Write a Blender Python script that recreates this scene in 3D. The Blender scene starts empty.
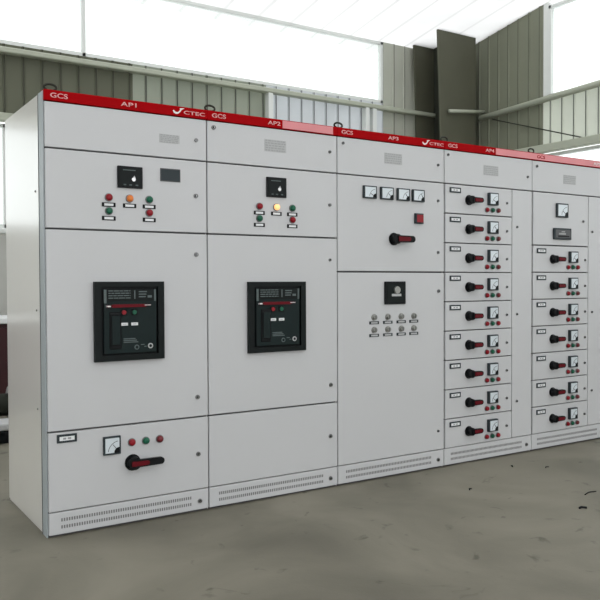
import bpy, bmesh, math, random
from mathutils import Matrix, Vector
random.seed(7)
C = bpy.context.scene.collection
PI = math.pi

# ------------------------------------------------------------------ materials
def mat(name, col, rough=.5, metal=0., noise=0., scale=8., bump=0., bscale=400., spec=.5, emit=0., coat=0.):
    m = bpy.data.materials.new(name); m.use_nodes = True
    nt = m.node_tree; b = nt.nodes['Principled BSDF']
    b.inputs['Base Color'].default_value = (*col, 1)
    b.inputs['Roughness'].default_value = rough
    b.inputs['Metallic'].default_value = metal
    b.inputs['Specular IOR Level'].default_value = spec
    b.inputs['Coat Weight'].default_value = coat; b.inputs['Coat Roughness'].default_value = .14
    tc = nt.nodes.new('ShaderNodeTexCoord')
    n = nt.nodes.new('ShaderNodeTexNoise'); n.inputs['Scale'].default_value = scale
    n.inputs['Detail'].default_value = 6
    nt.links.new(tc.outputs['Object'], n.inputs['Vector'])
    r = nt.nodes.new('ShaderNodeMix'); r.data_type = 'RGBA'
    r.inputs[6].default_value = (*[c * (1 - noise) for c in col], 1)
    r.inputs[7].default_value = (*[min(1, c * (1 + noise)) for c in col], 1)
    nt.links.new(n.outputs['Fac'], r.inputs[0]); nt.links.new(r.outputs[2], b.inputs['Base Color'])
    if bump:
        n2 = nt.nodes.new('ShaderNodeTexNoise'); n2.inputs['Scale'].default_value = bscale
        nt.links.new(tc.outputs['Object'], n2.inputs['Vector'])
        bp = nt.nodes.new('ShaderNodeBump'); bp.inputs['Strength'].default_value = bump
        bp.inputs['Distance'].default_value = .002
        nt.links.new(n2.outputs['Fac'], bp.inputs['Height']); nt.links.new(bp.outputs[0], b.inputs['Normal'])
    if emit:
        b.inputs['Emission Color'].default_value = (*col, 1); b.inputs['Emission Strength'].default_value = emit
    return m

M = {}
M['door'] = mat('grey_powder_coat', (.585, .588, .600), .38, noise=.02, scale=3, bump=.08)
M['side'] = mat('side_panel_coat', (.86, .835, .80), .30, noise=.03, scale=2.5, bump=.03, spec=.6, coat=1.)
M['post'] = mat('frame_post_coat', (.40, .44, .46), .4, noise=.05)
M['gap'] = mat('dark_gasket', (.10, .10, .10), .8, noise=.1)
M['red'] = mat('red_enamel', (.36, .0005, .003), .7, noise=.08, scale=5, spec=.06)
M['pink'] = mat('pink_smear_overlay', (.74, .28, .30), .5, noise=.12, scale=5, spec=.3)  # pink overlay added over the red enamel to copy a watermark smear
M['letter'] = mat('pale_lettering', (.80, .42, .42), .5, noise=.04)
M['letterw'] = mat('white_lettering', (.85, .80, .80), .5, noise=.04)
M['black'] = mat('black_plastic', (.004, .005, .006), .5, noise=.15, scale=30, spec=.2)
M['breaker'] = mat('breaker_fascia', (.005, .014, .014), .5, noise=.12, scale=25, spec=.22)
M['bezel'] = mat('breaker_bezel', (.003, .006, .006), .45, noise=.12, scale=25, spec=.2)
M['bprint'] = mat('breaker_print', (.10, .13, .13), .6, noise=.2, scale=60)
M['white'] = mat('white_plastic', (.82, .83, .84), .4, noise=.03)
M['glassy'] = mat('meter_dial', (.68, .74, .78), .2, noise=.03, coat=.5)
M['mframe'] = mat('meter_frame', (.03, .04, .045), .5, noise=.1, spec=.25)
M['chrome'] = mat('chrome', (.62, .62, .62), .25, 1., noise=.05)
M['steelk'] = mat('brushed_steel_knob', (.36, .36, .34), .38, .8, noise=.1)
M['lock'] = mat('lock_metal', (.22, .22, .22), .4, .7, noise=.1)
M['lred'] = mat('red_lamp_lens', (.27, .006, .014), .35, noise=.08, spec=.3)
M['lgreen'] = mat('green_lamp_lens', (.010, .11, .06), .35, noise=.08, spec=.3)
M['lyel'] = mat('amber_lamp_lens', (.75, .20, .03), .3, noise=.08)
M['llit'] = mat('lit_amber_lamp', (1., .55, .22), .3, noise=.03, emit=.9)
M['ldark'] = mat('dark_red_lens', (.16, .012, .018), .3, noise=.08)
M['hred'] = mat('red_handle_plastic', (.13, .002, .008), .55, noise=.1, spec=.2)
M['plate'] = mat('grey_rating_plate', (.47, .475, .48), .5, noise=.08, scale=30)
M['plate2'] = mat('grey_rating_print', (.36, .365, .37), .5, noise=.12, scale=60)
M['disp'] = mat('dark_grey_display', (.07, .07, .075), .45, noise=.3, scale=12)
M['slot'] = mat('vent_slot_shadow', (.20, .20, .20), .8, noise=.1)
M['alum'] = mat('white_window_frame', (.72, .74, .72), .5, noise=.04)
M['girt'] = mat('painted_girt', (.40, .42, .34), .5, noise=.08, scale=4)
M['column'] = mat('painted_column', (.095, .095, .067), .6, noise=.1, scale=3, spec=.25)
M['darksteel'] = mat('dark_steel', (.03, .033, .025), .7, noise=.1, spec=.2)
M['plinthwall'] = mat('block_wall_paint', (.45, .45, .42), .8, noise=.08)
M['maroon'] = mat('maroon_paint', (.035, .003, .006), .5, noise=.1)
M['trolleygrey'] = mat('grey_paint', (.35, .35, .34), .5, noise=.1)

def concrete():
    m = mat('concrete_floor', (.25, .24, .20), .62, bump=.25, bscale=60, spec=.35)
    nt = m.node_tree; b = nt.nodes['Principled BSDF']; tc = nt.nodes['Texture Coordinate']
    def noise(s, d, dist=0):
        n = nt.nodes.new('ShaderNodeTexNoise'); n.inputs['Scale'].default_value = s; n.inputs['Detail'].default_value = d
        n.inputs['Distortion'].default_value = dist; nt.links.new(tc.outputs['Object'], n.inputs['Vector']); return n
    def ramp(fac, st):
        r = nt.nodes.new('ShaderNodeValToRGB'); e = r.color_ramp.elements
        e[0].position, e[0].color = st[0][0], (*st[0][1], 1); e[1].position, e[1].color = st[-1][0], (*st[-1][1], 1)
        for p_, c_ in st[1:-1]:
            q = e.new(p_); q.color = (*c_, 1)
        nt.links.new(fac, r.inputs[0]); return r
    a = ramp(noise(1.1, 8, .6).outputs['Fac'], [(.3, (.115, .108, .082)), (.5, (.175, .163, .126)), (.7, (.235, .218, .172))])
    k = ramp(noise(7, 5, .8).outputs['Fac'], [(.27, (.55, .55, .52)), (.36, (1, 1, 1)), (.62, (1, 1, 1)), (.75, (1.0, 1.0, 1.0))])
    mx = nt.nodes.new('ShaderNodeMix'); mx.data_type = 'RGBA'; mx.blend_type = 'MULTIPLY'; mx.inputs[0].default_value = 1
    nt.links.new(a.outputs[0], mx.inputs[6]); nt.links.new(k.outputs[0], mx.inputs[7])
    nt.links.new(mx.outputs[2], b.inputs['Base Color'])
    return m
M['floor'] = concrete()

def sheet(name, col, axis, off, pitch=.262, trans=0., tcol=None, seam=.35):
    """profiled wall sheeting; groove shade is painted as dark stripes on the seams every pitch metres"""
    m = bpy.data.materials.new(name); m.use_nodes = True
    nt = m.node_tree; b = nt.nodes['Principled BSDF']; b.inputs['Roughness'].default_value = .6
    b.inputs['Specular IOR Level'].default_value = .25
    tc = nt.nodes.new('ShaderNodeTexCoord'); sp = nt.nodes.new('ShaderNodeSeparateXYZ')
    nt.links.new(tc.outputs['Object'], sp.inputs[0])
    def mth(op, i, v=None):
        n = nt.nodes.new('ShaderNodeMath'); n.operation = op
        nt.links.new(i, n.inputs[0])
        if v is not None: n.inputs[1].default_value = v
        return n.outputs[0]
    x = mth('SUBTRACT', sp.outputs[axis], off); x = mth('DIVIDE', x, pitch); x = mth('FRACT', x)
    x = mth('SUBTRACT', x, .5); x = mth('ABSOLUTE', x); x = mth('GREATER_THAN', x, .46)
    n = nt.nodes.new('ShaderNodeTexNoise'); n.inputs['Scale'].default_value = 1.3; n.inputs['Detail'].default_value = 5
    nt.links.new(tc.outputs['Object'], n.inputs['Vector'])
    r = nt.nodes.new('ShaderNodeMix'); r.data_type = 'RGBA'
    r.inputs[6].default_value = (*[c * .85 for c in col], 1); r.inputs[7].default_value = (*[min(1, c * 1.15) for c in col], 1)
    nt.links.new(n.outputs['Fac'], r.inputs[0])
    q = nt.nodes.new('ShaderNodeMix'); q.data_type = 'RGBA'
    nt.links.new(x, q.inputs[0]); nt.links.new(r.outputs[2], q.inputs[6]); q.inputs[7].default_value = (*[c * seam for c in col], 1)  # stripe colour darkened to paint in the shade of the grooves
    nt.links.new(q.outputs[2], b.inputs['Base Color'])
    if trans:
        t = nt.nodes.new('ShaderNodeBsdfTranslucent'); nt.links.new(q.outputs[2], t.inputs['Color'])
        mx = nt.nodes.new('ShaderNodeMixShader'); mx.inputs[0].default_value = trans
        out = nt.nodes['Material Output']
        nt.links.new(b.outputs[0], mx.inputs[1]); nt.links.new(t.outputs[0], mx.inputs[2]); nt.links.new(mx.outputs[0], out.inputs[0])
    return m
PB, OB, PE, OE = .203, .085, .188, .142
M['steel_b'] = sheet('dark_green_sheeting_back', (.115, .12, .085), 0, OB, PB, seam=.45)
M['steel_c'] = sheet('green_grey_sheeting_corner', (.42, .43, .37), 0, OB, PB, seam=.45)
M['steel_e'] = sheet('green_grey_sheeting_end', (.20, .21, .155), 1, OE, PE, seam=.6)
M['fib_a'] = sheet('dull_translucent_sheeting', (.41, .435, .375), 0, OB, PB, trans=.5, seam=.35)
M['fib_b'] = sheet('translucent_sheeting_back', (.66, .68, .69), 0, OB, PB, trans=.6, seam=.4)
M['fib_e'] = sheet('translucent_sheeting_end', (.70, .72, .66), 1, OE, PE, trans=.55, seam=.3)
M['roof'] = sheet('added_translucent_roof', (.92, .92, .91), 0, .10, .5, trans=.85, seam=.85)

def pane_mat():
    m = bpy.data.materials.new('window_glass'); m.use_nodes = True
    nt = m.node_tree; nt.nodes.remove(nt.nodes['Principled BSDF'])
    t = nt.nodes.new('ShaderNodeBsdfTransparent'); t.inputs[0].default_value = (.95, .97, .96, 1)
    g = nt.nodes.new('ShaderNodeBsdfGlossy'); g.inputs['Roughness'].default_value = .05
    n = nt.nodes.new('ShaderNodeTexNoise'); n.inputs['Scale'].default_value = 3
    r = nt.nodes.new('ShaderNodeMapRange'); r.inputs[3].default_value = .04; r.inputs[4].default_value = .10
    nt.links.new(n.outputs['Fac'], r.inputs[0])
    mx = nt.nodes.new('ShaderNodeMixShader'); nt.links.new(r.outputs[0], mx.inputs[0])
    nt.links.new(t.outputs[0], mx.inputs[1]); nt.links.new(g.outputs[0], mx.inputs[2])
    nt.links.new(mx.outputs[0], nt.nodes['Material Output'].inputs[0])
    return m
M['glass'] = pane_mat()

# ------------------------------------------------------------------ mesh builder
class MB:
    def __init__(s): s.bm = bmesh.new(); s.mats = []
    def mi(s, m):
        m = M[m]
        if m not in s.mats: s.mats.append(m)
        return s.mats.index(m)
    def _set(s, vs, m, smooth=False):
        i = s.mi(m); fs = {f for v in vs for f in v.link_faces}
        for f in fs: f.material_index = i; f.smooth = smooth
        return fs
    def box(s, x0, x1, y0, y1, z0, z1, m, bev=0., seg=1):
        r = bmesh.ops.create_cube(s.bm, size=1)
        vs = r['verts']
        bmesh.ops.scale(s.bm, vec=(x1 - x0, y1 - y0, z1 - z0), verts=vs)
        bmesh.ops.translate(s.bm, vec=((x0 + x1) / 2, (y0 + y1) / 2, (z0 + z1) / 2), verts=vs)
        s._set(vs, m)
        if bev:
            es = list({e for v in vs for e in v.link_edges})
            bmesh.ops.bevel(s.bm, geom=es, offset=bev, segments=seg, affect='EDGES', profile=.5)
        return s
    def cyl(s, x, y, z, r0, r1, h, m, axis='Y', seg=20):
        """from (x,y,z) extending h towards -Y (or +Z / +X)"""
        R = {'Y': Matrix.Rotation(PI / 2, 4, 'X'), 'Z': Matrix.Identity(4), 'X': Matrix.Rotation(PI / 2, 4, 'Y')}[axis]
        T = Matrix.Translation((x, y, z)) @ R @ Matrix.Translation((0, 0, h / 2))
        r = bmesh.ops.create_cone(s.bm, cap_ends=True, segments=seg, radius1=r0, radius2=r1, depth=h, matrix=T)
        s._set(r['verts'], m, False)
        for f in {f for v in r['verts'] for f in v.link_faces}:
            if len(f.verts) == 4: f.smooth = True
        return s
    def dome(s, x, y, z, r, d, m):
        T = Matrix.Translation((x, y, z)) @ Matrix.Diagonal((r, d, r, 1))
        q = bmesh.ops.create_uvsphere(s.bm, u_segments=16, v_segments=8, radius=1, matrix=T)
        s._set(q['verts'], m, True); return s
    def prism(s, pts, y0, y1, m):
        """pts in x,z; extruded from y0 (front) to y1"""
        a = [s.bm.verts.new((x, y0, z)) for x, z in pts]; b = [s.bm.verts.new((x, y1, z)) for x, z in pts]
        s.bm.faces.new(a); s.bm.faces.new(b[::-1]); n = len(pts)
        for i in range(n): s.bm.faces.new((a[i], b[i], b[(i + 1) % n], a[(i + 1) % n]))
        s._set(a + b, m); return s
    def tube(s, pts, r, m, seg=10, closed=False):
        pts = [Vector(p) for p in pts]; rings = []; n = len(pts)
        for i, p in enumerate(pts):
            if closed: t = pts[(i + 1) % n] - pts[i - 1]
            else: t = pts[min(i + 1, n - 1)] - pts[max(i - 1, 0)]
            t.normalize(); u = t.cross(Vector((0, 0, 1)) if abs(t.z) < .9 else Vector((0, 1, 0))).normalized(); w = t.cross(u)
            rings.append([s.bm.verts.new(p + r * (u * math.cos(2 * PI * k / seg) + w * math.sin(2 * PI * k / seg))) for k in range(seg)])
        for i in range(n if closed else n - 1):
            a, b = rings[i], rings[(i + 1) % n]
            for k in range(seg): s.bm.faces.new((a[k], a[(k + 1) % seg], b[(k + 1) % seg], b[k]))
        if not closed: s.bm.faces.new(rings[0]); s.bm.faces.new(rings[-1][::-1])
        s._set([v for q in rings for v in q], m, True); return s
    def build(s, name, parent=None, label=None, loc=(0, 0, 0)):
        bmesh.ops.recalc_face_normals(s.bm, faces=s.bm.faces)
        me = bpy.data.meshes.new(name); s.bm.to_mesh(me); s.bm.free()
        for m in s.mats: me.materials.append(m)
        o = bpy.data.objects.new(name, me); C.objects.link(o); o.parent = parent; o.location = loc
        if label: o['label'] = label
        return o

def thing(name, label, cat, loc=(0, 0, 0), group=None):
    o = bpy.data.objects.new(name, None); C.objects.link(o); o.location = loc
    o['label'] = label; o['category'] = cat
    if group: o['group'] = group
    return o
def struct(o): o['kind'] = 'structure'; return o

def text(s, x, z, h, y, m, parent, name='lettering', w=None, label=None):
    cu = bpy.data.curves.new('t', 'FONT'); cu.body = s; cu.size = 1; cu.extrude = 0.0; cu.offset = .012
    to = bpy.data.objects.new('t', cu); C.objects.link(to)
    bpy.context.view_layer.update()
    me = bpy.data.meshes.new_from_object(to.evaluated_get(bpy.context.evaluated_depsgraph_get()))
    bpy.data.objects.remove(to); bpy.data.curves.remove(cu)
    xs = [v.co.x for v in me.vertices]; ys = [v.co.y for v in me.vertices]
    sx = h / (max(ys) - min(ys)); sz = sx; x0 = min(xs); y0 = min(ys)
    if w: sx = w / (max(xs) - min(xs))
    bm = bmesh.new(); bm.from_mesh(me)
    r = bmesh.ops.extrude_face_region(bm, geom=list(bm.faces))
    bmesh.ops.translate(bm, vec=(0, 0, 1), verts=[v for v in r['geom'] if isinstance(v, bmesh.types.BMVert)])
    for v in bm.verts:
        c = v.co.copy(); v.co = (x + (c.x - x0) * sx, y - c.z * .0015, z - h / 2 + (c.y - y0) * sz)
    bmesh.ops.recalc_face_normals(bm, faces=bm.faces)
    bm.to_mesh(me); bm.free(); me.name = name
    me.materials.clear(); me.materials.append(M[m])
    o = bpy.data.objects.new(name, me); C.objects.link(o); o.parent = parent
    if label: o['label'] = label
    return o

# ------------------------------------------------------------------ switchgear parts (front plane y = 0, local x from the cabinet's left edge)
T_ = .02            # door thickness
H = 2.2; D = .83
def slab(name, x0, x1, z0, z1, parent, label=None, g=.0035):
    return MB().box(x0 + g, x1 - g, 0, T_, z0 + g, z1 - g, 'door', .003, 2).build(name, parent, label)
def lock(x, z, parent, r=.013):
    MB().cyl(x, 0, z, r, r * .9, .007, 'lock').cyl(x, -.007, z, r * .55, r * .5, .003, 'black').box(x - r * .12, x + r * .12, -.0115, -.009, z - r * .4, z + r * .4, 'chrome').build('lock', parent)
def lamp(x, z, m, parent, r=.0165, name='indicator_light', label=None):
    MB().cyl(x, 0, z, r * 1.18, r * 1.15, .006, 'lock').cyl(x, -.006, z, r, r * .93, .009, m).dome(x, -.015, z, r * .9, r * .45, m).build(name, parent, label)
def tagplate(x, z, parent, w=.068, h=.022, frame='black', face='white'):
    MB().box(x - w / 2, x + w / 2, -.003, 0, z - h / 2, z + h / 2, frame, .001).box(x - w * .33, x + w * .33, -.0045, -.002, z - h * .27, z + h * .27, face).build('label_plate', parent)
def nameplate(x, z, parent, w=.104, h=.036):
    MB().box(x - w / 2, x + w / 2, -.005, 0, z - h / 2, z + h / 2, 'mframe', .0015).box(x - w * .37, x + w * .37, -.0065, -.004, z - h * .24, z + h * .24, 'white') \
        .box(x - w * .20, x - w * .05, -.007, -.006, z - h * .12, z + h * .12, 'plate2').box(x + w * .03, x + w * .20, -.007, -.006, z - h * .12, z + h * .12, 'plate2').build('name_plate', parent)
def meter(x, z, parent, w=.105, h=.085, d=.018, name='analog_meter', ndl=.6):
    """square moving-iron panel meter: frame, dial, scale arc, needle, black pivot corner"""
    b = MB(); b.box(x - w / 2, x + w / 2, -d, 0, z - h / 2, z + h / 2, 'mframe', .003, 2)
    iw, ih = w * .40, h * .40; yf = -d - .0005
    b.box(x - iw, x + iw, -d - .001, -d + .001, z - ih, z + ih, 'glassy')
    cx_, cz_ = x + iw, z - ih; R = min(w, h)
    b.prism([(cx_, cz_)] + [(cx_ - .30 * R * math.cos(a), cz_ + .30 * R * math.sin(a)) for a in [k * PI / 16 for k in range(9)]], -d - .0025, -d, 'black')
    arc = [k * PI / 24 for k in range(1, 12)]
    o_ = [(cx_ - .66 * R * math.cos(a), cz_ + .66 * R * math.sin(a)) for a in arc]; i_ = [(cx_ - .635 * R * math.cos(a), cz_ + .635 * R * math.sin(a)) for a in arc]
    b.prism(o_ + i_[::-1], -d - .0018, -d, 'black')
    a = ndl; c, s_ = math.cos(a), math.sin(a); t = .0012
    b.prism([(cx_ - t * s_, cz_ - t * c), (cx_ - .6 * R * c - t * s_, cz_ + .6 * R * s_ - t * c), (cx_ - .6 * R * c + t * s_, cz_ + .6 * R * s_ + t * c), (cx_ + t * s_, cz_ + t * c)], -d - .003, -d - .001, 'black')
    return b.build(name, parent)
def rotary(x, z, parent, r=.030, L=.098, armh=.034, d=.036, red=(0.15, 1.), label=None):
    b = MB(); b.cyl(x, 0, z, r * 1.15, r * 1.15, .006, 'black', seg=28).cyl(x, -.006, z, r, r * .9, d, 'black', seg=28)
    def arm(h0, h1, x0, x1, y0, y1, m):
        a = armh * h0; c = armh * h1
        P = [(x0, -a / 2), (x0, a / 2), (x1 - a * .5, c / 2)] + [(x1 - c / 2 + c / 2 * math.cos(t), c / 2 * math.sin(t)) for t in [PI / 2 - k * PI / 8 for k in range(9)]] + [(x1 - a * .5, -c / 2)]
        b.prism([(x + px, z + pz) for px, pz in P], y0, y1, m)
    arm(1.1, 1., 0, L, -d - .012, -d + .006, 'black')
    arm(.70, .62, L * red[0], L * red[1] - .012, -d - .016, -d - .010, 'hred')
    b.build('rotary_handle', parent, label)
def rating(x, z, parent, w=.145, h=.068):
    b = MB(); b.box(x - w / 2, x + w / 2, -.0015, .001, z - h / 2, z + h / 2, 'plate')
    rows = 5
    for r in range(rows):
        zz = z + h / 2 - (r + .5) * h / rows; xx = x - w / 2 + .006
        while xx < x + w / 2 - .012:
            l = random.uniform(.008, .022); l = min(l, x + w / 2 - .004 - xx)
            b.box(xx, xx + l, -.0022, -.001, zz - h / rows * .28, zz + h / rows * .28, 'plate2'); xx += l + .005
    b.build('rating_plate', parent)
def digital(x, z, parent, w=.135, h=.112, name='digital_meter', big=True, d=.012):
    b = MB(); b.box(x - w / 2, x + w / 2, -d, 0, z - h / 2, z + h / 2, 'black', .003, 2)
    b.box(x - w * .42, x + w * .42, -d - .0012, -d, z - h * .42, z + h * .40, 'bezel')
    for k in (-.28, -.05, .2):
        b.box(x + k * w, x + k * w + w * .1, -d - .003, -d - .001, z - h * .38, z - h * .33, 'bprint')
    b.box(x - w * .3, x + w * .2, -d - .002, -d - .001, z + h * .30, z + h * .34, 'bprint')
    b.cyl(x + w * .12, -d, z - h * .10, .011, .010, .005, 'chrome')
    b.prism([(x + w * .10, z - h * .02), (x + w * .2, z - h * .05), (x + w * .15, z + h * .08)], -d - .004, -d, 'plate')
    b.build(name, parent)

def breaker(x0, x1, z0, z1, parent):
    w = x1 - x0; h = z1 - z0
    def X(t): return x0 + t * w
    def Z(t): return z0 + t * h
    b = MB()   # bezel ring
    b.box(x0, x1, -.022, 0, Z(.935), z1, 'bezel').box(x0, x1, -.022, 0, z0, Z(.075), 'bezel')
    b.box(x0, X(.09), -.022, 0, Z(.075), Z(.935), 'bezel').box(X(.91), x1, -.022, 0, Z(.075), Z(.935), 'bezel')
    root = b.build('circuit_breaker', parent, 'black withdrawable breaker with dark green fascia')
    b = MB(); b.box(X(.085), X(.915), -.006, 0, Z(.07), Z(.94), 'black')
    b.box(X(.125), X(.885), -.020, -.004, Z(.09), Z(.905), 'breaker', .003)
    b.box(X(.13), X(.165), -.0215, -.018, Z(.73), Z(.90), 'bprint').box(X(.85), X(.875), -.0215, -.018, Z(.75), Z(.90), 'bprint')
    b.box(X(.20), X(.37), -.026, -.018, Z(.15), Z(.62), 'black', .004)          # charging lever recess
    b.box(X(.22), X(.35), -.034, -.024, Z(.20), Z(.58), 'breaker', .004)
    b.build('fascia', root)
    b = MB(); b.box(X(.17), X(.84), -.024, -.018, Z(.755), Z(.90), 'bezel', .001)
    for r in range(4):
        zz = Z(.885 - .03 * r); xx = X(.19)
        while xx < X(.49):
            l = random.uniform(.01, .035); b.box(xx, min(xx + l, X(.50)), -.0255, -.023, zz - .003, zz + .002, 'bprint'); xx += l + .004
    b.box(X(.555), X(.57), -.0255, -.023, Z(.78), Z(.89), 'bprint')
    for r in range(3):
        b.box(X(.62), X(.72 + .01 * r), -.0255, -.023, Z(.80 + .032 * r), Z(.815 + .032 * r), 'bprint')
    b.box(X(.75), X(.81), -.0255, -.023, Z(.795), Z(.825), 'bprint')
    b.build('trip_unit', root, 'dark trip unit panel with pale print')
    b = MB(); zr = Z(.692)
    b.prism([(X(.21), zr + .002), (X(.25), zr + .009), (X(.70), zr + .009), (X(.77), zr + .006), (X(.70), zr - .006), (X(.25), zr - .007)], -.034, -.018, 'hred')
    b.box(X(.16), X(.22), -.032, -.018, zr - .006, zr + .005, 'white', .002).box(X(.69), X(.79), -.035, -.018, zr + .0, zr + .007, 'white', .002)
    b.build('red_bar', root, 'red bar with bright metal ends')
    for fx, m in ((.405, 'lred'), (.555, 'lgreen')):
        MB().box(X(fx) - .019, X(fx) + .019, -.024, -.018, Z(.612) - .015, Z(.612) + .015, 'black', .002).cyl(X(fx), -.024, Z(.612), .012, .011, .006, m).build('push_button', root)
    for fx in (.415, .56):
        MB().box(X(fx) - .018, X(fx) + .018, -.0235, -.018, Z(.462) - .0075, Z(.462) + .0075, 'white', .001).box(X(fx) - .011, X(fx) + .008, -.0245, -.023, Z(.462) - .002, Z(.462) + .002, 'plate').build('status_window', root)
    b = MB()
    for r in range(3): b.box(X(.40), X(.57 + .02 * r), -.0225, -.018, Z(.27 - .022 * r), Z(.275 - .022 * r) + .003, 'bprint')
    b.cyl(X(.59), -.018, Z(.165), .013, .013, .004, 'bprint').cyl(X(.59), -.022, Z(.165), .008, .008, .001, 'breaker')
    b.box(X(.65), X(.70), -.0225, -.018, Z(.19), Z(.20), 'bprint').box(X(.70), X(.73), -.0225, -.018, Z(.165), Z(.175), 'bprint')
    b.cyl(X(.79), -.018, Z(.175), .014, .014, .004, 'plate').cyl(X(.79), -.022, Z(.175), .008, .008, .001, 'breaker')
    b.build('lower_print', root)

def lifting_eye(x, y, parent):
    pts = [(x + .030 * math.cos(a), y, H + .008 + .016 + .016 * math.sin(a)) for a in [2 * PI * k / 18 for k in range(18)]]
    MB().tube(pts, .006, 'darksteel', 8, True).cyl(x, y, H, .018, .014, .012, 'darksteel', 'Z').build('lifting_eye', parent)

def drawer(x0, x1, zt, zb, parent, dark=False, jitter=0):
    dr = slab('drawer', x0, x1, zb, zt, parent)
    nameplate(x0 + .092, zt - .040, dr)
    rotary(x0 + .221, zt - .101, dr)
    meter(x0 + .447, zt - .083, dr, w=.092, h=.087, d=.024, ndl=.55 + jitter)
    lamp(x0 + .395, zt - .160, 'lred', dr, .0155); lamp(x0 + .450, zt - .160, 'lgreen', dr, .0155); lamp(x0 + .508, zt - .160, 'ldark' if dark else 'lred', dr, .0155)
    lock(x0 + .600, zt - .103, dr, .010)
    return dr

X5 = [0, .874, 1.752, 2.638, 3.513, 4.392]
GR = 'grey switchgear cabinets standing in one row'
def cabinet(i, label):
    w = X5[i + 1] - X5[i]
    c = thing('switchgear_cabinet', label, 'electrical cabinet', (X5[i], 0, 0), GR)
    MB().box(.002, w - .002, T_ + .001, D, .0, H - .004, 'side').box(.003, w - .003, T_, T_ + .02, .0, H - .01, 'gap').build('body', c)
    MB().box(.0, w, -.006, T_, 2.148, H, 'red', .002).box(.0, w, T_, .05, H - .012, H, 'red').build('header_strip', c, 'red enamelled top strip')
    hp = slab('top_panel', 0, w, 1.92, 2.147, c)
    pl_ = MB().box(.0035, w - .0035, 0, T_, .012, .1215, 'door', .003, 2)
    for zz in (.083, .048):
        n = 56
        for k in range(n):
            xx = .062 + k * .71 / n
            pl_.box(xx, xx + .0075, -.0008, .001, zz - .008, zz + .008, 'slot')
    pl_ = pl_.build('plinth_panel', c, 'plinth panel with two rows of small vent slots')
    lock(w - .056, .059, pl_)
    lifting_eye(.045, .05, c)
    hs = [o for o in c.children if o.name.startswith('header_strip')][0]
    return c, hp, w, hs

def header(c, hs, w, ap, apx, logo=True, gx=.030):
    text('GCS', gx, 2.1745, .024, -.006, 'letter', hs, w=.085)
    text(ap, apx, 2.1745, .022, -.006, 'letter', hs, w=.085)
    if logo:
        lx = w - .20
        # curved tick mark beside the maker's letters
        P = [(-.002, .001), (.004, -.010), (.016, -.016), (.030, -.013), (.042, -.002), (.050, .010), (.066, .019), (.044, .018), (.038, .016), (.041, .010), (.034, .000), (.024, -.006), (.012, -.004), (.004, .004)]
        MB().prism([(lx + a, 2.173 + b) for a, b in P], -.0078, -.006, 'letterw').build('logo_mark', hs)
        text('CTEC', lx + .062, 2.171, .019, -.006, 'letter', hs, w=.125)

# --- cabinet 1
c, hp, w, hs = cabinet(0, 'leftmost grey cabinet with a black breaker door above a drawer with one rotary handle')
header(c, hs, w, 'AP1', .385)
MB().box(-.004, .002, .012, .09, 0, 2.195, 'post', .001).box(-.006, .002, .088, .094, 0, 2.19, 'gap').build('corner_post', c, 'blue-grey corner post')
MB().box(-.003, .003, .098, D, .012, 2.19, 'side', .002).build('side_panel', c, 'glossy pale side panel')
for zz in (1.72, 1.12, .62):
    MB().cyl(-.003, .16, zz, .006, .005, .004, 'lock').build('screw', c)
rating(.655, 2.022, hp, w=.115, h=.045)
MB().cyl(.81, 0, 2.03, .011, .01, .006, 'lock').build('lock', hp)
d = slab('instrument_door', 0, w, 1.526, 1.919, c)
digital(.432, 1.802, d)
MB().box(.60, .715, -.004, 0, 1.795, 1.864, 'disp', .001).box(.605, .71, -.0052, -.003, 1.80, 1.858, 'mframe').build('display_window', d)
for x, z, m in ((.319, 1.693, 'lred'), (.43, 1.693, 'lyel'), (.537, 1.693, 'lgreen'), (.319, 1.624, 'lgreen'), (.537, 1.624, 'lred')):
    lamp(x, z, m, d, .018); tagplate(x, z - .037, d, .072)
lock(.806, 1.728, d)
d = slab('breaker_door', 0, w, .523, 1.524, c)
breaker(.234, .609, .857, 1.264, d); lock(.806, 1.41, d); lock(.808, .632, d)
d = slab('drawer', 0, w, .1235, .521, c)
nameplate(.094, .487, d, .100, .042)
meter(.322, .425, d, w=.092, h=.095, d=.014, ndl=.9)
for x, m in ((.430, 'lred'), (.507, 'lgreen'), (.585, 'ldark')): lamp(x, .428, m, d, .018)
rotary(.434, .322, d, r=.037, L=.160, armh=.036, d=.034, red=(-.12, .55), label='black rotary handle with a red inner end')
lock(.81, .319, d)
# --- cabinet 2
c, hp, w, hs = cabinet(1, 'second cabinet from the left with a black breaker door above a blank panel')
header(c, hs, w, 'AP2', .385, logo=False)
MB().box(.485, w - .035, -.0072, -.005, 2.152, 2.196, 'pink').build('smear_overlay', hs, 'added pink smear overlay on the strip')
rating(1.315 - .876, 2.045, hp)
lock(.042, 2.110, hp, .013); lock(1.699 - .876, 2.045, hp, .010)
d = slab('instrument_door', 0, w, 1.526, 1.919, c)
digital(.441, 1.806, d, w=.133, h=.115)
for x, z, m in ((.329, 1.692, 'lred'), (.443, 1.692, 'llit'), (.552, 1.692, 'lgreen'), (.329, 1.623, 'lgreen'), (.552, 1.623, 'lred')):
    lamp(x, z, m, d, .018); tagplate(x, z - .037, d, .072)
lock(.822, 1.725, d, .011)
d = slab('breaker_door', 0, w, .523, 1.524, c)
breaker(.247, .633, .855, 1.261, d); lock(.822, 1.392, d, .010); lock(.826, .632, d)
d = slab('lower_panel', 0, w, .1235, .521, c); lock(.822, .318, d)
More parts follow.
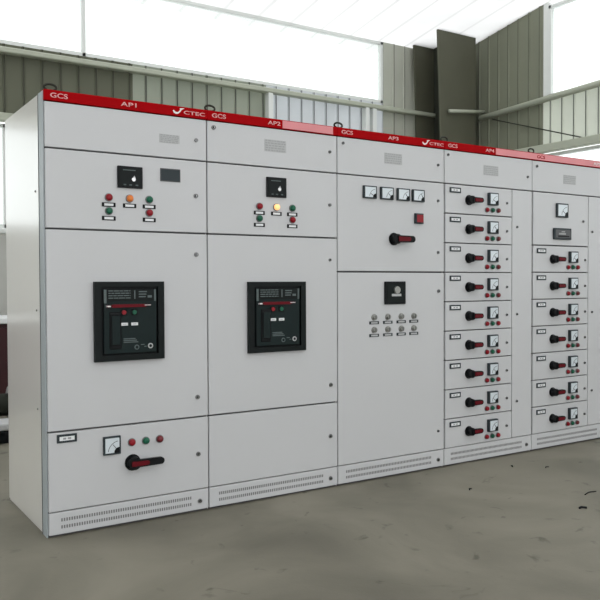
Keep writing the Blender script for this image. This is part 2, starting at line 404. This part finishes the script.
# --- cabinet 3
c, hp, w, hs = cabinet(2, 'middle grey cabinet with four meters in a row above eight small steel knobs')
header(c, hs, w, 'AP3', .395)
x0 = X5[2]
rating(2.195 - x0, 2.045, hp); lock(.045, 2.108, hp, .010); lock(2.581 - x0, 2.036, hp, .010)
d = slab('instrument_door', 0, w, 1.322, 1.919, c)
for k, cx_ in enumerate((1.998, 2.135, 2.271, 2.399)): meter(cx_ - x0, 1.820, d, w=.105, h=.079, d=.016, ndl=.5 + .2 * k)
MB().box(2.370 - x0, 2.441 - x0, -.016, 0, 1.637, 1.705, 'mframe', .002).box(2.376 - x0, 2.438 - x0, -.020, -.014, 1.643, 1.699, 'lred', .003).build('push_button', d, 'square red push button')
rotary(2.198 - x0, 1.532, d, r=.035, L=.142, armh=.042, d=.038, red=(.0, .80))
lock(2.581 - x0, 1.797, d, .010); lock(2.581 - x0, 1.453, d, .011)
d = slab('long_door', 0, w, .1235, 1.319, c)
b = MB(); cx_, cz_ = 2.203 - x0, 1.187
b.box(cx_ - .086, cx_ + .086, -.014, 0, cz_ - .073, cz_ + .073, 'black', .003).box(cx_ - .070, cx_ + .066, -.0155, -.013, cz_ - .062, cz_ + .062, 'bezel')
b.cyl(cx_ + .008, -.014, cz_ + .018, .026, .022, .012, 'steelk').box(cx_ - .034, cx_ + .044, -.0165, -.014, cz_ - .022, cz_ - .006, 'plate')
b.build('power_controller', d, 'black controller with a grey knob')
for zz in (1.034, .954):
    for kx in (2.036, 2.147, 2.259, 2.366):
        MB().cyl(kx - x0, 0, zz, .021, .020, .006, 'steelk').cyl(kx - x0, -.006, zz, .015, .013, .014, 'steelk').box(kx - x0 - .003, kx - x0 + .003, -.024, -.019, zz - .013, zz + .013, 'lock').build('selector_knob', d)
        tagplate(kx - x0, zz - .035, d, .078, .019, 'mframe', 'plate')
lock(2.586 - x0, 1.195, d, .012); lock(2.582 - x0, .253, d, .009)
# --- cabinet 4
c, hp, w, hs = cabinet(3, 'fourth grey cabinet from the left, a stack of nine drawers with black and red handles')
header(c, hs, w, 'AP4', .385, logo=False)
MB().box(.487, w, -.0072, -.005, 2.152, 2.196, 'pink').build('smear_overlay', hs, 'added pink smear overlay on the strip')
x0 = X5[3]
rating(3.084 - x0, 2.036, hp); lock(.035, 2.113, hp, .010); lock(3.463 - x0, 2.019, hp, .010)
zs = [1.919 - k * (1.919 - .1235) / 9 for k in range(10)]
for k in range(9): drawer(.008, 3.300 - x0, zs[k], zs[k + 1], c, dark=k < 4, jitter=.07 * ((k * 5) % 7))
d = slab('cable_door', 3.300 - x0, w, .1235, 1.919, c)
for zz in (1.650, 1.020, .388): lock(3.352 - x0, zz, d, .010)
# --- cabinet 5
c, hp, w, hs = cabinet(4, 'rightmost grey cabinet, two instruments above a stack of seven drawers, cut by the photo edge')
text('GCS', .045, 2.1745, .024, -.0072, 'red', hs, w=.085)
text('AP5', .70, 2.1745, .022, -.0072, 'letterw', hs, w=.085)
MB().box(0, w, -.0072, -.005, 2.152, 2.196, 'pink').build('smear_overlay', hs, 'added pink smear overlay on the strip')
x0 = X5[4]
rating(3.936 - x0, 2.030, hp); lock(.05, 2.105, hp, .012); lock(w - .06, 2.03, hp, .010)
d = slab('instrument_door', .010, 4.163 - x0, 1.526, 1.919, c)
meter(3.840 - x0, 1.792, d, w=.132, h=.106, d=.016)
b = MB(); cx_, cz_ = 3.842 - x0, 1.615
b.box(cx_ - .10, cx_ + .10, -.016, 0, cz_ - .043, cz_ + .043, 'mframe', .003).box(cx_ - .085, cx_ + .085, -.0175, -.015, cz_ - .030, cz_ + .030, 'disp')
b.box(cx_ - .05, cx_ + .03, -.0185, -.017, cz_ - .006, cz_ + .006, 'plate2').box(cx_ - .02, cx_ + .02, -.0185, -.017, cz_ + .012, cz_ + .020, 'plate2').box(cx_ - .06, cx_ + .07, -.0185, -.017, cz_ - .024, cz_ - .014, 'black')
b.build('digital_meter', d)
lock(4.10 - x0, 1.72, d, .010)
zs = [1.524 - k * (1.524 - .1235) / 7 for k in range(8)]
for k in range(7): drawer(.010, 4.163 - x0, zs[k], zs[k + 1], c, dark=k > 0, jitter=.06 * ((k * 3) % 5))
d = slab('cable_door', 4.163 - x0, w, .1235, 1.919, c)
for zz in (1.643, 1.015, .399): lock(4.21 - x0, zz, d, .010)

# ------------------------------------------------------------------ the building
YB, XE = 5.0, 7.6
XL, YF = -7.0, -11.0
EAVE = 4.75
struct(MB().box(XL, XE + .1, YF, YB + .1, -.12, 0, 'floor').build('floor'))
def ribbed(name, axis, a0, a1, z0, z1, pos, m, inward):
    """profiled sheet with a shallow trapezoid rib at each seam"""
    pitch, off = (PB, OB) if axis == 'x' else (PE, OE)
    b = MB(); prof = []; k = math.ceil((a0 - off) / pitch); prof.append((a0, 0))
    while off + k * pitch < a1:
        s = off + k * pitch
        for da, dd in ((-.020, 0), (-.008, .016), (.008, .016), (.020, 0)):
            if a0 < s + da < a1: prof.append((s + da, dd))
        k += 1
    prof.append((a1, 0)); th = .006; vs = []
    for layer in (0, th):
        for z in (z0, z1):
            row = []
            for a, dd in prof:
                q = pos + inward * dd + (layer if inward < 0 else -layer)
                row.append(b.bm.verts.new((a, q, z) if axis == 'x' else (q, a, z)))
            vs.append(row)
    n = len(prof)
    for i in range(n - 1):
        b.bm.faces.new((vs[0][i], vs[0][i + 1], vs[1][i + 1], vs[1][i])); b.bm.faces.new((vs[2][i], vs[3][i], vs[3][i + 1], vs[2][i + 1]))
        b.bm.faces.new((vs[0][i], vs[2][i], vs[2][i + 1], vs[0][i + 1])); b.bm.faces.new((vs[1][i], vs[1][i + 1], vs[3][i + 1], vs[3][i]))
    b.bm.faces.new((vs[0][0], vs[1][0], vs[3][0], vs[2][0])); b.bm.faces.new((vs[0][-1], vs[2][-1], vs[3][-1], vs[1][-1]))
    b._set([v for r in vs for v in r], m)
    return b
# back wall
XO, XW = 2.36, 6.18     # end of opaque sheet, right end of the windows
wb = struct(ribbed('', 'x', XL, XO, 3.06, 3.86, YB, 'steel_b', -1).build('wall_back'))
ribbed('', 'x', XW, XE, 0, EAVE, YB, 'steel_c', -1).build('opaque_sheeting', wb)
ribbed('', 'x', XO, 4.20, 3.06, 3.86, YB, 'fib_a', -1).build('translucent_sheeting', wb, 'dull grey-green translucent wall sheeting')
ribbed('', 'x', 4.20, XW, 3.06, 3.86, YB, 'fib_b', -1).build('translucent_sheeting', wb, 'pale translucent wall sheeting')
MB().box(XL, XW, YB, YB + .15, 0, 1.80, 'plinthwall').build('dado_wall', wb)
MB().box(XL, XW, YB - .03, YB + .16, 1.80, 1.86, 'alum', .01).build('sill', wb)
def window(n, x0, x1, z0, z1, axis, pos, div, horiz=1):
    b = MB(); t = .045
    def bx(a0, a1, za, zb, m='alum', d=.03):
        if axis == 'x': b.box(a0, a1, pos - d, pos + d, za, zb, m, .004)
        else: b.box(pos - d, pos + d, a0, a1, za, zb, m, .004)
    bx(x0, x1, z0, z0 + t); bx(x0, x1, z1 - t, z1)
    for k in range(div + 1):
        a = x0 + (x1 - x0 - t) * k / div; bx(a, a + t, z0, z1)
    w_ = b.build('window_%d' % n); w_['kind'] = 'structure'
    g = MB()
    if axis == 'x': g.box(x0, x1, pos - .003, pos + .003, z0, z1, 'glass')
    else: g.box(pos - .003, pos + .003, x0, x1, z0, z1, 'glass')
    g.build('glass_pane', w_)
window(1, XL, XW, 3.86, EAVE, 'x', YB + .03, 3)
window(2, XL, XW, 1.86, 3.0, 'x', YB + .05, 10)
# end wall
YO, YW = 3.28, 3.13
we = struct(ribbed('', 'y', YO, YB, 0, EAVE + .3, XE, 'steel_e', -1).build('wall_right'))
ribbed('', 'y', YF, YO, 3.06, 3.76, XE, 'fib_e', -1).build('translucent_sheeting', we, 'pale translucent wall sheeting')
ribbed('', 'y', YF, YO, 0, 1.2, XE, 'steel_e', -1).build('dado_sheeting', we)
window(3, YF, YW + .06, 3.76, 5.0, 'y', XE + .02, 4)
window(4, YF, YO, 1.2, 3.0, 'y', XE + .02, 8)
MB().box(XE - .0, XE + .06, YW + .06, YO, 3.76, EAVE + .3, 'alum').build('window_jamb', we)
# left wall: dado and a long bright window
wl = struct(MB().box(XL - .1, XL, YF, YB, 0, 1.25, 'plinthwall').build('wall_left'))
MB().box(XL - .1, XL, YF, YB, 4.2, EAVE + 3.2, 'plinthwall').build('upper_wall', wl)
window(5, YF, YB, 1.25, 4.2, 'y', XL - .05, 9)
# roof: out of view, translucent sheeting invented for bright even light, rising towards mid-hall
def roofbm():
    b = MB(); th = .02; sl = .17
    P = [(YB + .3, EAVE - .05), (-3.0, EAVE + sl * 8), (YF, EAVE)]
    vs = []
    for y, z in P:
        vs.append([b.bm.verts.new((x, y, z + dz)) for x, dz in ((XL - .2, 0), (XE + .3, 0), (XE + .3, th), (XL - .2, th))])
    for a, c_ in zip(vs, vs[1:]):
        for k in range(4): b.bm.faces.new((a[k], a[(k + 1) % 4], c_[(k + 1) % 4], c_[k]))
    b.bm.faces.new(vs[0]); b.bm.faces.new(vs[-1][::-1])
    b._set([v for q in vs for v in q], 'roof'); return b
struct(roofbm().build('ceiling'))
# girts and rods
tn = [0]
def trim(b):
    tn[0] += 1; o = b.build('trim_%d' % tn[0]); o['kind'] = 'structure'; return o
trim(MB().box(XL, XE - .02, YB - .14, YB - .035, 3.735, 3.795, 'girt', .01))
trim(MB().box(XL, XE - .02, YB - .14, YB - .035, 3.00, 3.09, 'girt', .01))
trim(MB().tube([(XE - .11, YF, 3.84), (XE - .11, 2.17, 3.755), (XE - .11, YB - .66, 3.67)], .042, 'girt', 12))
trim(MB().box(XE - .14, XE - .035, YF, YB - .15, 3.00, 3.11, 'girt', .01))
for px in (4.20, 5.80, 5.93):
    trim(MB().box(px - .035, px + .035, YB - .13, YB - .03, 3.09, 3.735, 'alum', .005))
# corner column: H-section, front flange towards the hall, tapering
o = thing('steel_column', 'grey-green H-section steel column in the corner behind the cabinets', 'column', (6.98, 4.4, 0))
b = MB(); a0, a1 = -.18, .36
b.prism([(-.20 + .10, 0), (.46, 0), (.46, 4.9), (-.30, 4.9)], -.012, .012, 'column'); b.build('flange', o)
b = MB(); b.box(.10, .13, .012, .50, 0, 4.9, 'darksteel'); b.build('web', o)  # web coloured near-black to put the recess shade into it
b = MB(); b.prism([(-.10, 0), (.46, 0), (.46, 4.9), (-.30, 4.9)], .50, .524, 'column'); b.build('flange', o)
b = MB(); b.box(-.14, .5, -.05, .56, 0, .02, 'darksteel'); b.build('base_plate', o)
o = MB().tube([(XE - .06, 4.15, 3.63), (XE - .06, 2.42, 3.06)], .008, 'darksteel', 8).build('bracing_rod')
o['label'] = 'thin dark diagonal rod across the ribbed wall right of the column'; o['category'] = 'rod'
o = MB().tube([(6.84, 4.32, 3.70), (XE - .05, 4.32, 3.77)], .026, 'girt', 10).build('strut')
o['label'] = 'short pale horizontal strut just right of the steel column'; o['category'] = 'strut'

# --- things seen in the gap left of the cabinets
o = thing('workbench', 'dark maroon bench with a white top by the far wall, left of the cabinets', 'workbench', (-.30, 4.45, 0))
MB().box(-1.0, 1.25, -.36, .36, .86, .92, 'white', .01).build('bench_top', o)
MB().box(-.95, 1.20, -.32, .32, .08, .86, 'maroon', .01).build('body', o)
for dx in (-.95, .12):
    dd = MB().box(dx + .02, dx + 1.06, -.345, -.322, .12, .82, 'maroon', .006).build('door', o)
    MB().tube([(dx + .95, -.35, .42), (dx + .95, -.375, .43), (dx + .95, -.375, .55), (dx + .95, -.35, .56)], .008, 'chrome', 8).build('handle', dd)
for dx in (-.9, 1.08):
    MB().box(dx, dx + .08, -.3, .3, 0, .08, 'black').build('foot', o)
o = thing('toolbox', 'pale-lidded black box on the floor behind the left edge of the cabinets', 'box', (.24, 2.62, 0))
MB().box(-.42, .19, -.14, .14, .0, .10, 'black', .012, 2).build('base', o)
MB().box(-.42, .19, -.14, .14, .101, .155, 'plate', .012, 2).build('lid', o)
MB().tube([(-.22, 0, .15), (-.22, 0, .21), (-.02, 0, .21), (-.02, 0, .15)], .009, 'trolleygrey', 8).build('handle', o)
o = thing('cable_reel', 'grey cable reel on the floor between the bench and the toolbox', 'cable reel', (.46, 3.40, 0))
MB().cyl(-.10, 0, .17, .165, .165, .02, 'trolleygrey', 'X', 28).build('flange', o)
MB().cyl(.10, 0, .17, .165, .165, .02, 'trolleygrey', 'X', 28).build('flange', o)
MB().cyl(-.081, 0, .17, .10, .10, .18, 'darksteel', 'X', 24).build('cable_coil', o)

# small litter on the floor in front of the row
def floor_pt(px, py):
    return px, py
random.seed(3)
for k, (x, y, L, a, lab) in enumerate([(2.60, -1.134, .045, -.4, 'dark chip lying on the floor nearest the bottom right of the photo'), (2.90, -.96, .12, .1, 'thin dark wire offcut on the floor at the right edge'), (3.03, -.25, .03, .7, 'tiny dark scrap on the floor close to the plinth of the drawer stack'), (2.37, -.51, .03, .4, 'tiny dark scrap on the floor in front of the middle cabinet'), (3.20, -.40, .04, .2, 'small dark sliver on the floor in front of the rightmost cabinet')]):
    c_, s_ = math.cos(a), math.sin(a)
    r = (.006, .003, .0035, .0035, .003)[k]
    o = MB().tube([(-L / 2 * c_, -L / 2 * s_, 0), (0, .012, .002), (L / 2 * c_, L / 2 * s_, 0)], r, 'black', 6).build('scrap', None, lab, (x, y, r + .001)); o['category'] = 'debris'

# ------------------------------------------------------------------ daylight
wd = bpy.data.worlds.new('World'); bpy.context.scene.world = wd; wd.use_nodes = True
bg = wd.node_tree.nodes['Background']; bg.inputs[0].default_value = (.97, .985, 1., 1); bg.inputs[1].default_value = 1.75

# ------------------------------------------------------------------ camera
cam = bpy.data.cameras.new('camera'); co = bpy.data.objects.new('camera', cam); C.objects.link(co)
cam.sensor_width = 36; cam.lens = 771.88 / 600 * 36; cam.clip_end = 200
r2 = (0.83884639, -0.54435449, -0.00386147); u2 = (0.01575847, 0.01719195, 0.99972802); fw = (0.54414005, 0.83867909, -0.02299959)
m = Matrix.Identity(4)
for i in range(3): m[i][0] = r2[i]; m[i][1] = u2[i]; m[i][2] = -fw[i]
m[0][3], m[1][3], m[2][3] = -1.01035892, -3.8363523, 1.2571995
co.matrix_world = m
S = bpy.context.scene; S.camera = co
S.view_settings.view_transform = 'Standard'; S.view_settings.look = 'None'; S.view_settings.gamma = 1
S.view_settings.use_curve_mapping = False; S.view_settings.exposure = 0.0
